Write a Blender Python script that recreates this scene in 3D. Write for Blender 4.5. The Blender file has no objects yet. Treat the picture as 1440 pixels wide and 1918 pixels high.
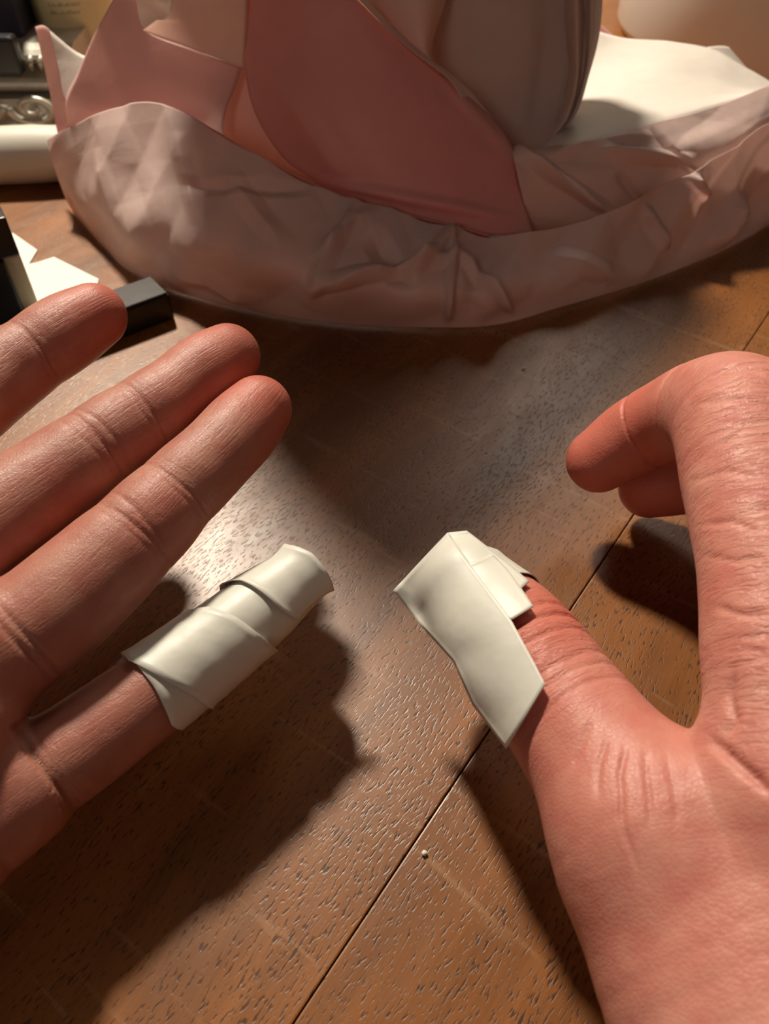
import bpy, bmesh, math, random
import numpy as np
from mathutils import Vector, Matrix

SC = bpy.context.scene
COL = SC.collection
random.seed(3)
rng = np.random.default_rng(7)

# ------------------------------------------------------------------ camera
CAM_H, PITCH, FPX, IW, IH = 0.17, math.radians(48), 1450.0, 1440.0, 1918.0
CAM = np.array([0.0, 0.0, CAM_H])
FW = np.array([0, math.cos(PITCH), -math.sin(PITCH)])
UP = np.array([0, math.sin(PITCH), math.cos(PITCH)])
RT = np.array([1.0, 0, 0])
cd = bpy.data.cameras.new('camera')
cam = bpy.data.objects.new('camera', cd); COL.objects.link(cam)
cam.location = CAM
cam.rotation_euler = (math.pi/2 - PITCH, 0, 0)
cd.sensor_fit = 'VERTICAL'; cd.sensor_height = 36.0; cd.sensor_width = 27.0
cd.lens = 36.0*FPX/IH
cd.clip_start = 0.005; cd.clip_end = 50
cd.dof.use_dof = True; cd.dof.focus_distance = 0.18; cd.dof.aperture_fstop = 22.0
SC.camera = cam

# ------------------------------------------------------------------ light
w = bpy.data.worlds.new('world'); SC.world = w; w.use_nodes = True
w.node_tree.nodes['Background'].inputs[0].default_value = (1.0, 0.79, 0.66, 1)
w.node_tree.nodes['Background'].inputs[1].default_value = 0.05

def point_light(name, loc, power, radius, col):
    ld = bpy.data.lights.new(name, 'POINT'); ld.energy = power; ld.shadow_soft_size = radius; ld.color = col
    o = bpy.data.objects.new(name, ld); COL.objects.link(o); o.location = loc
    return o
point_light('table_lamp_light', (-0.28, 0.82, 0.88), 76.0, 0.055, (1.0, 0.90, 0.74))
point_light('front_fill_light', (-0.55, -1.25, 0.85), 9.5, 0.25, (1.0, 0.81, 0.69))  # fill light added behind the camera to brighten the front of the bundle
point_light('corner_lamp_light', (0.36, 1.15, 0.92), 8.0, 0.14, (1.0, 0.88, 0.74))

SC.view_settings.view_transform = 'Standard'
SC.view_settings.look = 'None'
SC.view_settings.gamma = 1.0
SC.view_settings.use_curve_mapping = False
SC.view_settings.exposure = 0.0
cy = SC.cycles
cy.max_bounces = 6; cy.diffuse_bounces = 4; cy.glossy_bounces = 2; cy.transmission_bounces = 4; cy.transparent_max_bounces = 4
cy.caustics_reflective = False; cy.caustics_refractive = False; cy.sample_clamp_indirect = 4.0
cy.use_adaptive_sampling = True; cy.adaptive_threshold = 0.06; cy.adaptive_min_samples = 16

# ------------------------------------------------------------------ helpers
def ray(px, py):
    u = (px - IW/2)/FPX; v = (IH/2 - py)/FPX
    return FW + u*RT + v*UP
def P(px, py, d):            # point seen at a pixel, d = distance along the view axis
    return CAM + d*ray(px, py)
def PY(px, py, Y):           # point seen at a pixel on the vertical plane y = Y
    r = ray(px, py); return CAM + r*(Y/r[1])
def PZ(px, py, z=0.0):       # point seen at a pixel at height z
    r = ray(px, py); return CAM + r*((z-CAM_H)/r[2])
def proj(p):
    q = np.asarray(p) - CAM
    d = q@FW
    return np.stack([IW/2 + FPX*(q@RT)/d, IH/2 - FPX*(q@UP)/d, d], -1)

def link(name, me, mat=None, parent=None, smooth=True):
    o = bpy.data.objects.new(name, me); COL.objects.link(o)
    if mat is not None: me.materials.append(mat)
    if smooth and len(me.polygons):
        me.polygons.foreach_set('use_smooth', np.ones(len(me.polygons), dtype=bool))
    if parent is not None:
        o.parent = parent
        o.matrix_parent_inverse = Matrix.LocRotScale(parent.location, parent.rotation_euler, None).inverted()
    return o
def mesh_from(name, verts, faces):
    me = bpy.data.meshes.new(name)
    me.from_pydata([tuple(map(float, v)) for v in verts], [], [tuple(int(i) for i in f) for f in faces])
    me.update(); return me
def empty(name, loc, rz=0.0):
    o = bpy.data.objects.new(name, None); COL.objects.link(o)
    o.location = loc; o.rotation_euler = (0, 0, rz); o.empty_display_size = 0.01
    return o
def tag(o, label=None, cat=None, group=None, kind=None):
    if label: o['label'] = label
    if cat: o['category'] = cat
    if group: o['group'] = group
    if kind: o['kind'] = kind
    return o
def bevel_box(name, size, loc, rz, mat, parent=None, bev=0.001, seg=2):
    bm = bmesh.new(); bmesh.ops.create_cube(bm, size=1.0)
    bmesh.ops.scale(bm, vec=size, verts=bm.verts)
    bmesh.ops.bevel(bm, geom=bm.edges[:], offset=bev, segments=seg, affect='EDGES', profile=0.6)
    me = bpy.data.meshes.new(name); bm.to_mesh(me); bm.free()
    o = bpy.data.objects.new(name, me); COL.objects.link(o); me.materials.append(mat)
    m = Matrix.Translation(loc) @ Matrix.Rotation(rz, 4, 'Z')
    if parent is not None:
        o.parent = parent
        o.matrix_parent_inverse = Matrix.LocRotScale(parent.location, parent.rotation_euler, None).inverted()
    o.matrix_basis = m
    return o
def lathe(name, prof, mat, parent=None, n=48, M=None):
    vs, fs = [], []
    for (r, z) in prof:
        for k in range(n):
            a = 2*math.pi*k/n; vs.append(Vector((r*math.cos(a), r*math.sin(a), z)))
    for i in range(len(prof)-1):
        for k in range(n):
            fs.append((i*n+k, i*n+(k+1) % n, (i+1)*n+(k+1) % n, (i+1)*n+k))
    fs.append(tuple(reversed(range(n)))); fs.append(tuple(range((len(prof)-1)*n, len(prof)*n)))
    if M is not None: vs = [M @ v for v in vs]
    return link(name, mesh_from(name, vs, fs), mat, parent)
def tube(name, pts, rad, mat, parent=None, n=10):
    pts = [Vector([float(x) for x in p]) for p in pts]; vs, fs = [], []
    t0 = (pts[1]-pts[0]).normalized(); nrm = t0.orthogonal().normalized()
    for i, p in enumerate(pts):
        t = (pts[min(i+1, len(pts)-1)]-pts[max(i-1, 0)]).normalized()
        nrm = (nrm - t*nrm.dot(t)).normalized(); b = t.cross(nrm)
        r = float(rad[i] if hasattr(rad, '__len__') else rad)
        for k in range(n):
            a = 2*math.pi*k/n; vs.append(p + r*(nrm*math.cos(a)+b*math.sin(a)))
    for i in range(len(pts)-1):
        for k in range(n):
            fs.append((i*n+k, i*n+(k+1) % n, (i+1)*n+(k+1) % n, (i+1)*n+k))
    fs.append(tuple(reversed(range(n)))); fs.append(tuple(range((len(pts)-1)*n, len(pts)*n)))
    return link(name, mesh_from(name, vs, fs), mat, parent)
def catmull(pts, n):         # resample rows of values smoothly through the control rows, n samples in all
    pts = np.asarray(pts, float); m = len(pts)
    t = np.linspace(0, m-1, n); i = np.clip(np.floor(t).astype(int), 0, m-2); f = (t-i)
    f = f.reshape((-1,)+(1,)*(pts.ndim-1))
    p1 = pts[i]; p2 = pts[i+1]
    p0 = np.where((i > 0).reshape(f.shape), pts[np.maximum(i-1, 0)], 2*p1-p2)
    p3 = np.where((i+2 < m).reshape(f.shape), pts[np.minimum(i+2, m-1)], 2*p2-p1)
    return 0.5*((2*p1)+(-p0+p2)*f+(2*p0-5*p1+4*p2-p3)*f**2+(-p0+3*p1-3*p2+p3)*f**3)
def polyline(pts, n):        # straight resampling by length
    pts = np.asarray(pts, float)
    L = np.r_[0, np.cumsum(np.linalg.norm(np.diff(pts[:, :2], axis=0), axis=1))]
    t = np.linspace(0, L[-1], n)
    return np.stack([np.interp(t, L, pts[:, k]) for k in range(pts.shape[1])], -1)

# ------------------------------------------------------------------ materials
def new_mat(name):
    m = bpy.data.materials.new(name); m.use_nodes = True
    nt = m.node_tree; bs = nt.nodes['Principled BSDF']
    return m, nt, bs
def simple(name, col, rough=0.5, metal=0.0, noise=0.0, nscale=200, spec=0.5):
    m, nt, bs = new_mat(name)
    bs.inputs['Base Color'].default_value = (*col, 1); bs.inputs['Roughness'].default_value = rough
    bs.inputs['Metallic'].default_value = metal; bs.inputs['Specular IOR Level'].default_value = spec
    tc = nt.nodes.new('ShaderNodeTexCoord')
    nz = nt.nodes.new('ShaderNodeTexNoise'); nz.inputs['Scale'].default_value = nscale; nz.inputs['Detail'].default_value = 4
    nt.links.new(tc.outputs['Object'], nz.inputs['Vector'])
    bp = nt.nodes.new('ShaderNodeBump'); bp.inputs['Strength'].default_value = 0.15 + noise; bp.inputs['Distance'].default_value = 0.0003
    nt.links.new(nz.outputs['Fac'], bp.inputs['Height']); nt.links.new(bp.outputs['Normal'], bs.inputs['Normal'])
    if noise > 0:
        mx = nt.nodes.new('ShaderNodeMix'); mx.data_type = 'RGBA'
        mx.inputs['A'].default_value = (*[c*(1-noise) for c in col], 1); mx.inputs['B'].default_value = (*[min(1, c*(1+noise)) for c in col], 1)
        nt.links.new(nz.outputs['Fac'], mx.inputs['Factor']); nt.links.new(mx.outputs['Result'], bs.inputs['Base Color'])
    return m
def mapping(nt, src, scale, loc=(0, 0, 0)):
    mp = nt.nodes.new('ShaderNodeMapping'); mp.inputs['Scale'].default_value = scale; mp.inputs['Location'].default_value = loc
    nt.links.new(src, mp.inputs['Vector']); return mp.outputs['Vector']
def noise(nt, vec, scale=1.0, detail=2.0, rough=0.5, dist=0.0):
    n = nt.nodes.new('ShaderNodeTexNoise'); n.inputs['Scale'].default_value = scale
    n.inputs['Detail'].default_value = detail; n.inputs['Roughness'].default_value = rough; n.inputs['Distortion'].default_value = dist
    nt.links.new(vec, n.inputs['Vector']); return n.outputs['Fac']
def ramp(nt, fac, stops):
    r = nt.nodes.new('ShaderNodeValToRGB'); e = r.color_ramp.elements
    while len(e) < len(stops): e.new(0.5)
    for k, (p, c) in enumerate(stops):
        e[k].position = p; e[k].color = (*c, 1) if len(c) == 3 else c
    nt.links.new(fac, r.inputs['Fac']); return r.outputs['Color']
def math_n(nt, op, a, b=None, clamp=False):
    n = nt.nodes.new('ShaderNodeMath'); n.operation = op; n.use_clamp = clamp
    for k, x in enumerate((a, b)):
        if x is None: continue
        if isinstance(x, (int, float)): n.inputs[k].default_value = x
        else: nt.links.new(x, n.inputs[k])
    return n.outputs[0]
def mixc(nt, fac, a, b, mode='MIX'):
    n = nt.nodes.new('ShaderNodeMix'); n.data_type = 'RGBA'; n.blend_type = mode
    for key, x in (('Factor', fac), ('A', a), ('B', b)):
        if isinstance(x, (int, float)): n.inputs[key].default_value = x
        elif isinstance(x, tuple): n.inputs[key].default_value = (*x, 1)
        else: nt.links.new(x, n.inputs[key])
    return n.outputs['Result']
def bump(nt, height, strength, dist, normal=None):
    b = nt.nodes.new('ShaderNodeBump'); b.inputs['Strength'].default_value = strength; b.inputs['Distance'].default_value = dist
    nt.links.new(height, b.inputs['Height'])
    if normal is not None: nt.links.new(normal, b.inputs['Normal'])
    return b.outputs['Normal']

def oak():
    m, nt, bs = new_mat('oak_veneer')
    tc = nt.nodes.new('ShaderNodeTexCoord').outputs['Object']
    warp = noise(nt, mapping(nt, tc, (14, 14, 14)), 1, 2)
    wob = nt.nodes.new('ShaderNodeVectorMath'); wob.operation = 'SCALE'
    cmb = nt.nodes.new('ShaderNodeCombineXYZ'); nt.links.new(warp, cmb.inputs['Y'])
    nt.links.new(cmb.outputs[0], wob.inputs[0]); wob.inputs['Scale'].default_value = 0.012
    add = nt.nodes.new('ShaderNodeVectorMath'); add.operation = 'ADD'
    nt.links.new(tc, add.inputs[0]); nt.links.new(wob.outputs[0], add.inputs[1]); v = add.outputs[0]
    por = noise(nt, mapping(nt, v, (430, 1700, 430)), 1, 1.5, 0.5)
    rings = noise(nt, mapping(nt, v, (6, 130, 6)), 1, 2.0)
    thr = math_n(nt, 'ADD', por, math_n(nt, 'MULTIPLY', math_n(nt, 'SUBTRACT', rings, 0.5), 0.22))
    pore = ramp(nt, thr, [(0.565, (0, 0, 0)), (0.69, (1, 1, 1))])
    tone = ramp(nt, noise(nt, mapping(nt, v, (10, 60, 10)), 1, 4, 0.6), [(0.3, (0.17, 0.057, 0.011)), (0.55, (0.27, 0.094, 0.019)), (0.75, (0.34, 0.126, 0.030))])
    fib = noise(nt, mapping(nt, v, (60, 1500, 60)), 1, 2)
    tone = mixc(nt, 0.35, tone, ramp(nt, fib, [(0.3, (0.45, 0.45, 0.45)), (0.7, (1, 1, 1))]), 'MULTIPLY')
    ray_f = ramp(nt, noise(nt, mapping(nt, v, (210, 22, 60)), 1, 2.0, 0.5, 0.7), [(0.62, (0, 0, 0)), (0.72, (1, 1, 1))])
    tone = mixc(nt, math_n(nt, 'MULTIPLY', ray_f, 0.45), tone, (0.36, 0.19, 0.085))
    col = mixc(nt, math_n(nt, 'MULTIPLY', pore, 0.88), tone, (0.05, 0.017, 0.006))
    nt.links.new(col, bs.inputs['Base Color'])
    bs.inputs['Roughness'].default_value = 0.42
    rg = math_n(nt, 'ADD', math_n(nt, 'MULTIPLY', noise(nt, mapping(nt, v, (90, 220, 90)), 1, 3), 0.14), 0.33)
    nt.links.new(rg, bs.inputs['Roughness'])
    bs.inputs['Specular IOR Level'].default_value = 0.6
    h = math_n(nt, 'SUBTRACT', math_n(nt, 'MULTIPLY', fib, 0.18), pore)
    nt.links.new(bump(nt, h, 0.22, 0.00022), bs.inputs['Normal'])
    return m
M_OAK = oak()

def skin(name, base, deep, wr_len, wr_across, cell_sc, cell_h):
    """fcoord = (mm along the finger, mm around it, finger number); flush and wrk are vertex masks"""
    m, nt, bs = new_mat(name)
    at = nt.nodes.new('ShaderNodeAttribute'); at.attribute_name = 'fcoord'; fc = at.outputs['Vector']
    fl = nt.nodes.new('ShaderNodeAttribute'); fl.attribute_name = 'flush'
    wk = nt.nodes.new('ShaderNodeAttribute'); wk.attribute_name = 'wrk'
    fg = nt.nodes.new('ShaderNodeAttribute'); fg.attribute_name = 'fingerness'
    tc = nt.nodes.new('ShaderNodeTexCoord').outputs['Object']
    mott = noise(nt, mapping(nt, tc, (140, 140, 140)), 1, 4, 0.6)
    c = mixc(nt, math_n(nt, 'MULTIPLY', ramp(nt, mott, [(0.35, (0, 0, 0)), (0.65, (1, 1, 1))]), 0.85), base, deep)
    c = mixc(nt, math_n(nt, 'MULTIPLY', fl.outputs['Fac'], 0.75), c, (0.50, 0.115, 0.075))
    nt.links.new(c, bs.inputs['Base Color'])
    bs.inputs['Subsurface Weight'].default_value = 0.35
    bs.inputs['Subsurface Radius'].default_value = (1.0, 0.32, 0.18)
    bs.inputs['Subsurface Scale'].default_value = 0.0035
    bs.inputs['Roughness'].default_value = 0.46
    bs.inputs['Specular IOR Level'].default_value = 0.4
    # fine lines that run along the finger, lines that run across it, and pores
    along = noise(nt, mapping(nt, fc, (0.15, 2.0, 7.0)), 1, 3, 0.6, 0.3)
    across = noise(nt, mapping(nt, fc, (1.1, 0.20, 7.0)), 1, 3, 0.6, 0.9)
    vor = nt.nodes.new('ShaderNodeTexVoronoi'); vor.feature = 'DISTANCE_TO_EDGE'; vor.inputs['Scale'].default_value = 1.0
    nt.links.new(mapping(nt, tc, (cell_sc, cell_sc*1.25, cell_sc*0.9)), vor.inputs['Vector'])
    cell = math_n(nt, 'MINIMUM', vor.outputs['Distance'], 0.18)
    h1 = math_n(nt, 'MULTIPLY', math_n(nt, 'MULTIPLY', ramp(nt, along, [(0.32, (0, 0, 0)), (0.5, (1, 1, 1))]), fg.outputs['Fac']), wr_len)
    soft = noise(nt, mapping(nt, tc, (330, 330, 330)), 1, 3, 0.6, 0.5)
    h1 = math_n(nt, 'ADD', h1, math_n(nt, 'MULTIPLY', soft, 0.7))
    h2 = math_n(nt, 'MULTIPLY', math_n(nt, 'MULTIPLY', ramp(nt, across, [(0.36, (0, 0, 0)), (0.52, (1, 1, 1))]), wk.outputs['Fac']), wr_across)
    h = math_n(nt, 'ADD', math_n(nt, 'ADD', h1, h2), math_n(nt, 'MULTIPLY', cell, cell_h))
    nt.links.new(bump(nt, h, 0.55, 0.00028), bs.inputs['Normal'])
    return m
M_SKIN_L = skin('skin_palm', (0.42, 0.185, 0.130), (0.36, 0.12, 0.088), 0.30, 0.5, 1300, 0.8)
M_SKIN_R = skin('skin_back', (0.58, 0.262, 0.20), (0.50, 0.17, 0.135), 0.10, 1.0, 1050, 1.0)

def tape_mat():
    m, nt, bs = new_mat('white_tape')
    tc = nt.nodes.new('ShaderNodeTexCoord').outputs['Object']
    n1 = noise(nt, mapping(nt, tc, (260, 260, 260)), 1, 3)
    nt.links.new(mixc(nt, n1, (0.60, 0.58, 0.51), (0.66, 0.64, 0.565)), bs.inputs['Base Color'])
    bs.inputs['Roughness'].default_value = 0.45
    nt.links.new(bump(nt, noise(nt, mapping(nt, tc, (190, 190, 190)), 1, 2), 0.25, 0.0006), bs.inputs['Normal'])
    return m
M_TAPE = tape_mat()

def paper_mat(name, col, transl=0.35):
    m = bpy.data.materials.new(name); m.use_nodes = True; nt = m.node_tree
    nt.nodes.remove(nt.nodes['Principled BSDF']); out = nt.nodes['Material Output']
    tc = nt.nodes.new('ShaderNodeTexCoord').outputs['Object']
    f = noise(nt, mapping(nt, tc, (120, 120, 120)), 1, 5, 0.6)
    c = mixc(nt, f, tuple(x*0.93 for x in col), tuple(min(1, x*1.05) for x in col))
    nrm = bump(nt, noise(nt, mapping(nt, tc, (70, 70, 70)), 1, 3, 0.5, 0.6), 0.25, 0.002)
    d = nt.nodes.new('ShaderNodeBsdfDiffuse'); t = nt.nodes.new('ShaderNodeBsdfTranslucent'); g = nt.nodes.new('ShaderNodeBsdfGlossy')
    g.inputs['Roughness'].default_value = 0.5
    for s in (d, t): nt.links.new(c, s.inputs['Color']); nt.links.new(nrm, s.inputs['Normal'])
    nt.links.new(nrm, g.inputs['Normal'])
    a = nt.nodes.new('ShaderNodeMixShader'); a.inputs[0].default_value = transl
    nt.links.new(d.outputs[0], a.inputs[1]); nt.links.new(t.outputs[0], a.inputs[2])
    b = nt.nodes.new('ShaderNodeMixShader'); b.inputs[0].default_value = 0.03
    nt.links.new(a.outputs[0], b.inputs[1]); nt.links.new(g.outputs[0], b.inputs[2])
    nt.links.new(b.outputs[0], out.inputs['Surface'])
    return m
M_PAPER = paper_mat('wrapping_paper_white', (0.90, 0.715, 0.66), 0.42)
M_PAPER_P = paper_mat('wrapping_paper_pink', (0.84, 0.46, 0.43), 0.40)
M_PAPER_B = paper_mat('wrapping_paper_blush', (0.92, 0.74, 0.67), 0.55)
M_PAPER_C = paper_mat('wrapping_paper_core', (0.74, 0.62, 0.56), 0.25)
M_PAPER_F = paper_mat('wrapping_paper_rose', (0.88, 0.63, 0.59), 0.50)
M_PAPER_W = paper_mat('wrapping_paper_cream', (0.82, 0.75, 0.68), 0.25)

M_BLACK = simple('black_plastic', (0.006, 0.006, 0.008), 0.35)
M_NAVY = simple('navy_box', (0.010, 0.013, 0.035), 0.45)
M_CREAM = simple('cream_plastic', (0.72, 0.64, 0.36), 0.4)
M_INK = simple('grey_ink', (0.22, 0.20, 0.12), 0.6)
M_PEWTER = simple('aged_pewter', (0.50, 0.46, 0.38), 0.35, 0.35, 0.25, 260)
M_CANDLE = simple('off_white_wax', (0.56, 0.53, 0.45), 0.5)
M_CARD = simple('white_card', (0.80, 0.77, 0.68), 0.55)
M_BEIGE = simple('beige_card', (0.55, 0.48, 0.33), 0.6)
M_GREYTOP = simple('grey_gloss_plastic', (0.05, 0.045, 0.042), 0.3)
M_WHITE = simple('white_ceramic', (0.74, 0.71, 0.65), 0.28)
M_WALL = simple('painted_wall', (0.62, 0.57, 0.50), 0.8)
M_FLOOR = simple('dark_floor', (0.10, 0.065, 0.04), 0.6)

# ------------------------------------------------------------------ the setting
def plane_obj(name, c0, c1, c2, c3, mat):
    o = link(name, mesh_from(name, [c0, c1, c2, c3], [(0, 1, 2, 3)]), mat, None, False)
    return tag(o, kind='structure')
plane_obj('floor', (-2.5, -1.5, -0.74), (2.5, -1.5, -0.74), (2.5, 2.2, -0.74), (-2.5, 2.2, -0.74), M_FLOOR)
plane_obj('wall_back', (-2.5, 2.2, -0.74), (2.5, 2.2, -0.74), (2.5, 2.2, 2.3), (-2.5, 2.2, 2.3), M_WALL)

# ------------------------------------------------------------------ table: long boards laid along the seam
S0, S1 = PZ(560, 1900), PZ(1410, 630)
GA = math.atan2(S1[1]-S0[1], S1[0]-S0[0])
table = tag(empty('table', (S0[0], S0[1], -0.74), GA), 'brown oak table top with open grain and a narrow seam', 'table')
GU = np.array([math.cos(GA), math.sin(GA), 0]); GV = np.array([-GU[1], GU[0], 0])
PWID, GAP, THK = 0.345, 0.0003, 0.028
for k in range(-1, 2):
    cx = S0 + GU*0.25 + GV*((k+0.5)*PWID)
    bevel_box('board', (1.5, PWID-GAP, THK), Vector((cx[0], cx[1], -THK/2)), GA, M_OAK, table, 0.00035, 2)
for a, b in ((-0.44, -0.30), (-0.44, 0.62), (0.94, -0.30), (0.94, 0.62)):
    c = S0 + GU*a + GV*b
    bevel_box('leg', (0.06, 0.06, 0.712), Vector((c[0], c[1], -THK-0.3565)), GA, M_OAK, table, 0.003, 2)
c = S0 + GU*0.25 + GV*(0.5*PWID)
bevel_box('underlay', (1.3, 0.9, 0.004), Vector((c[0], c[1], -THK-0.0022)), GA, M_FLOOR, table, 0.0005, 1)

# ------------------------------------------------------------------ hands: one continuous surface each, from a distance field (mm)
class Chain:
    def __init__(self, pts, per=8):
        w_ = np.array([np.r_[P(a, b, d)*1000, r] for a, b, d, r in pts])
        seg = catmull(w_, (len(w_)-1)*per+1)
        self.c = seg[:, :3]; self.r = np.maximum(seg[:, 3], 1.0)
        self.L = np.r_[0, np.cumsum(np.linalg.norm(np.diff(self.c, axis=0), axis=1))]
        self.knots = self.L[::per]
        T = np.gradient(self.c, axis=0); self.T = T/np.linalg.norm(T, axis=1, keepdims=True)
        tocam = CAM*1000 - self.c
        N = tocam - (tocam*self.T).sum(1, keepdims=True)*self.T
        self.N = N/np.linalg.norm(N, axis=1, keepdims=True)
        self.B = np.cross(self.T, self.N)
    def at(self, s):
        f = lambda A: np.stack([np.interp(s, self.L, A[:, k]) for k in range(3)], -1)
        return f(self.c), np.interp(s, self.L, self.r), f(self.T), f(self.N), f(self.B)
    def locate(self, p):        # nearest point on the centre line: s, distance, radius, angle
        best = np.full(len(p), 1e9); S = np.zeros(len(p))
        for i in range(len(self.c)-1):
            a, b = self.c[i], self.c[i+1]; ba = b-a
            t = np.clip(((p-a)@ba)/(ba@ba), 0, 1)
            d = np.linalg.norm(p-a-t[:, None]*ba, axis=1)
            k = d < best; best[k] = d[k]; S[k] = (self.L[i]+t*(self.L[i+1]-self.L[i]))[k]
        c_, r_, T, N, B = self.at(S)
        v = p-c_
        return S, best, r_, np.arctan2((v*B).sum(1), (v*N).sum(1))
def smin(a, b, k):
    h = np.maximum(k-np.abs(a-b), 0)/k
    return np.minimum(a, b)-h*h*k*0.25
def cone_into(F, ax, lo, h, ch, pad):
    """hard union of the chain's round cones, written into F near each cone"""
    n = np.array(F.shape)
    for i in range(len(ch.c)-1):
        p, q = ch.c[i], ch.c[i+1]; ba = (q-p); R_ = max(ch.r[i], ch.r[i+1])+pad
        i0 = np.clip((np.minimum(p, q)-R_-lo)/h, 0, n-1).astype(int); i1 = np.clip((np.maximum(p, q)+R_-lo)/h+1, 1, n).astype(int)
        sl = tuple(slice(x, y) for x, y in zip(i0, i1))
        dx = (ax[0][sl[0]]-np.float32(p[0]))[:, None, None]; dy = (ax[1][sl[1]]-np.float32(p[1]))[None, :, None]; dz = (ax[2][sl[2]]-np.float32(p[2]))[None, None, :]
        f = np.float32
        t = np.clip((dx*f(ba[0])+dy*f(ba[1])+dz*f(ba[2]))*f(1/(ba@ba)), 0, 1)
        d = np.sqrt((dx-t*f(ba[0]))**2+(dy-t*f(ba[1]))**2+(dz-t*f(ba[2]))**2)-(f(ch.r[i])+t*f(ch.r[i+1]-ch.r[i]))
        F[sl] = np.minimum(F[sl], d)
def surface_nets(F, org, h):
    neg = F < 0
    nx, ny, nz = F.shape
    cs = [(i, j, k) for i in (0, 1) for j in (0, 1) for k in (0, 1)]
    cnt = np.zeros((nx-1, ny-1, nz-1), np.int8)
    for i, j, k in cs: cnt += neg[i:nx-1+i, j:ny-1+j, k:nz-1+k]
    act = (cnt > 0) & (cnt < 8)
    idx = np.full(act.shape, -1, np.int32); ijk = np.argwhere(act); idx[act] = np.arange(len(ijk))
    acc = np.zeros((len(ijk), 3)); num = np.zeros(len(ijk))
    for a in cs:
        for ax in range(3):
            if a[ax]: continue
            b = list(a); b[ax] = 1
            fa = F[ijk[:, 0]+a[0], ijk[:, 1]+a[1], ijk[:, 2]+a[2]]; fb = F[ijk[:, 0]+b[0], ijk[:, 1]+b[1], ijk[:, 2]+b[2]]
            m = (fa < 0) != (fb < 0)
            t = np.where(m, fa/np.where(m, fa-fb, 1), 0)
            p = np.tile(np.array(a, float), (len(ijk), 1)); p[:, ax] += t
            acc[m] += p[m]; num[m] += 1
    V = org + h*(ijk + acc/num[:, None])
    faces = []
    for ax in range(3):
        u, v = (ax+1) % 3, (ax+2) % 3
        sl0 = [slice(None)]*3; sl1 = [slice(None)]*3
        sl0[ax] = slice(0, F.shape[ax]-1); sl1[ax] = slice(1, F.shape[ax])
        a, b = neg[tuple(sl0)], neg[tuple(sl1)]
        e = np.argwhere(a != b)
        e = e[(e[:, u] > 0) & (e[:, v] > 0) & (e[:, u] < F.shape[u]-1) & (e[:, v] < F.shape[v]-1)]
        flip = a[e[:, 0], e[:, 1], e[:, 2]]
        q = []
        for du, dv in ((-1, -1), (0, -1), (0, 0), (-1, 0)):
            g = e.copy(); g[:, u] += du; g[:, v] += dv
            q.append(idx[g[:, 0], g[:, 1], g[:, 2]])
        q = np.stack(q, 1); q[~flip] = q[~flip][:, ::-1]
        faces.append(q)
    return V, np.concatenate(faces)
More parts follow.
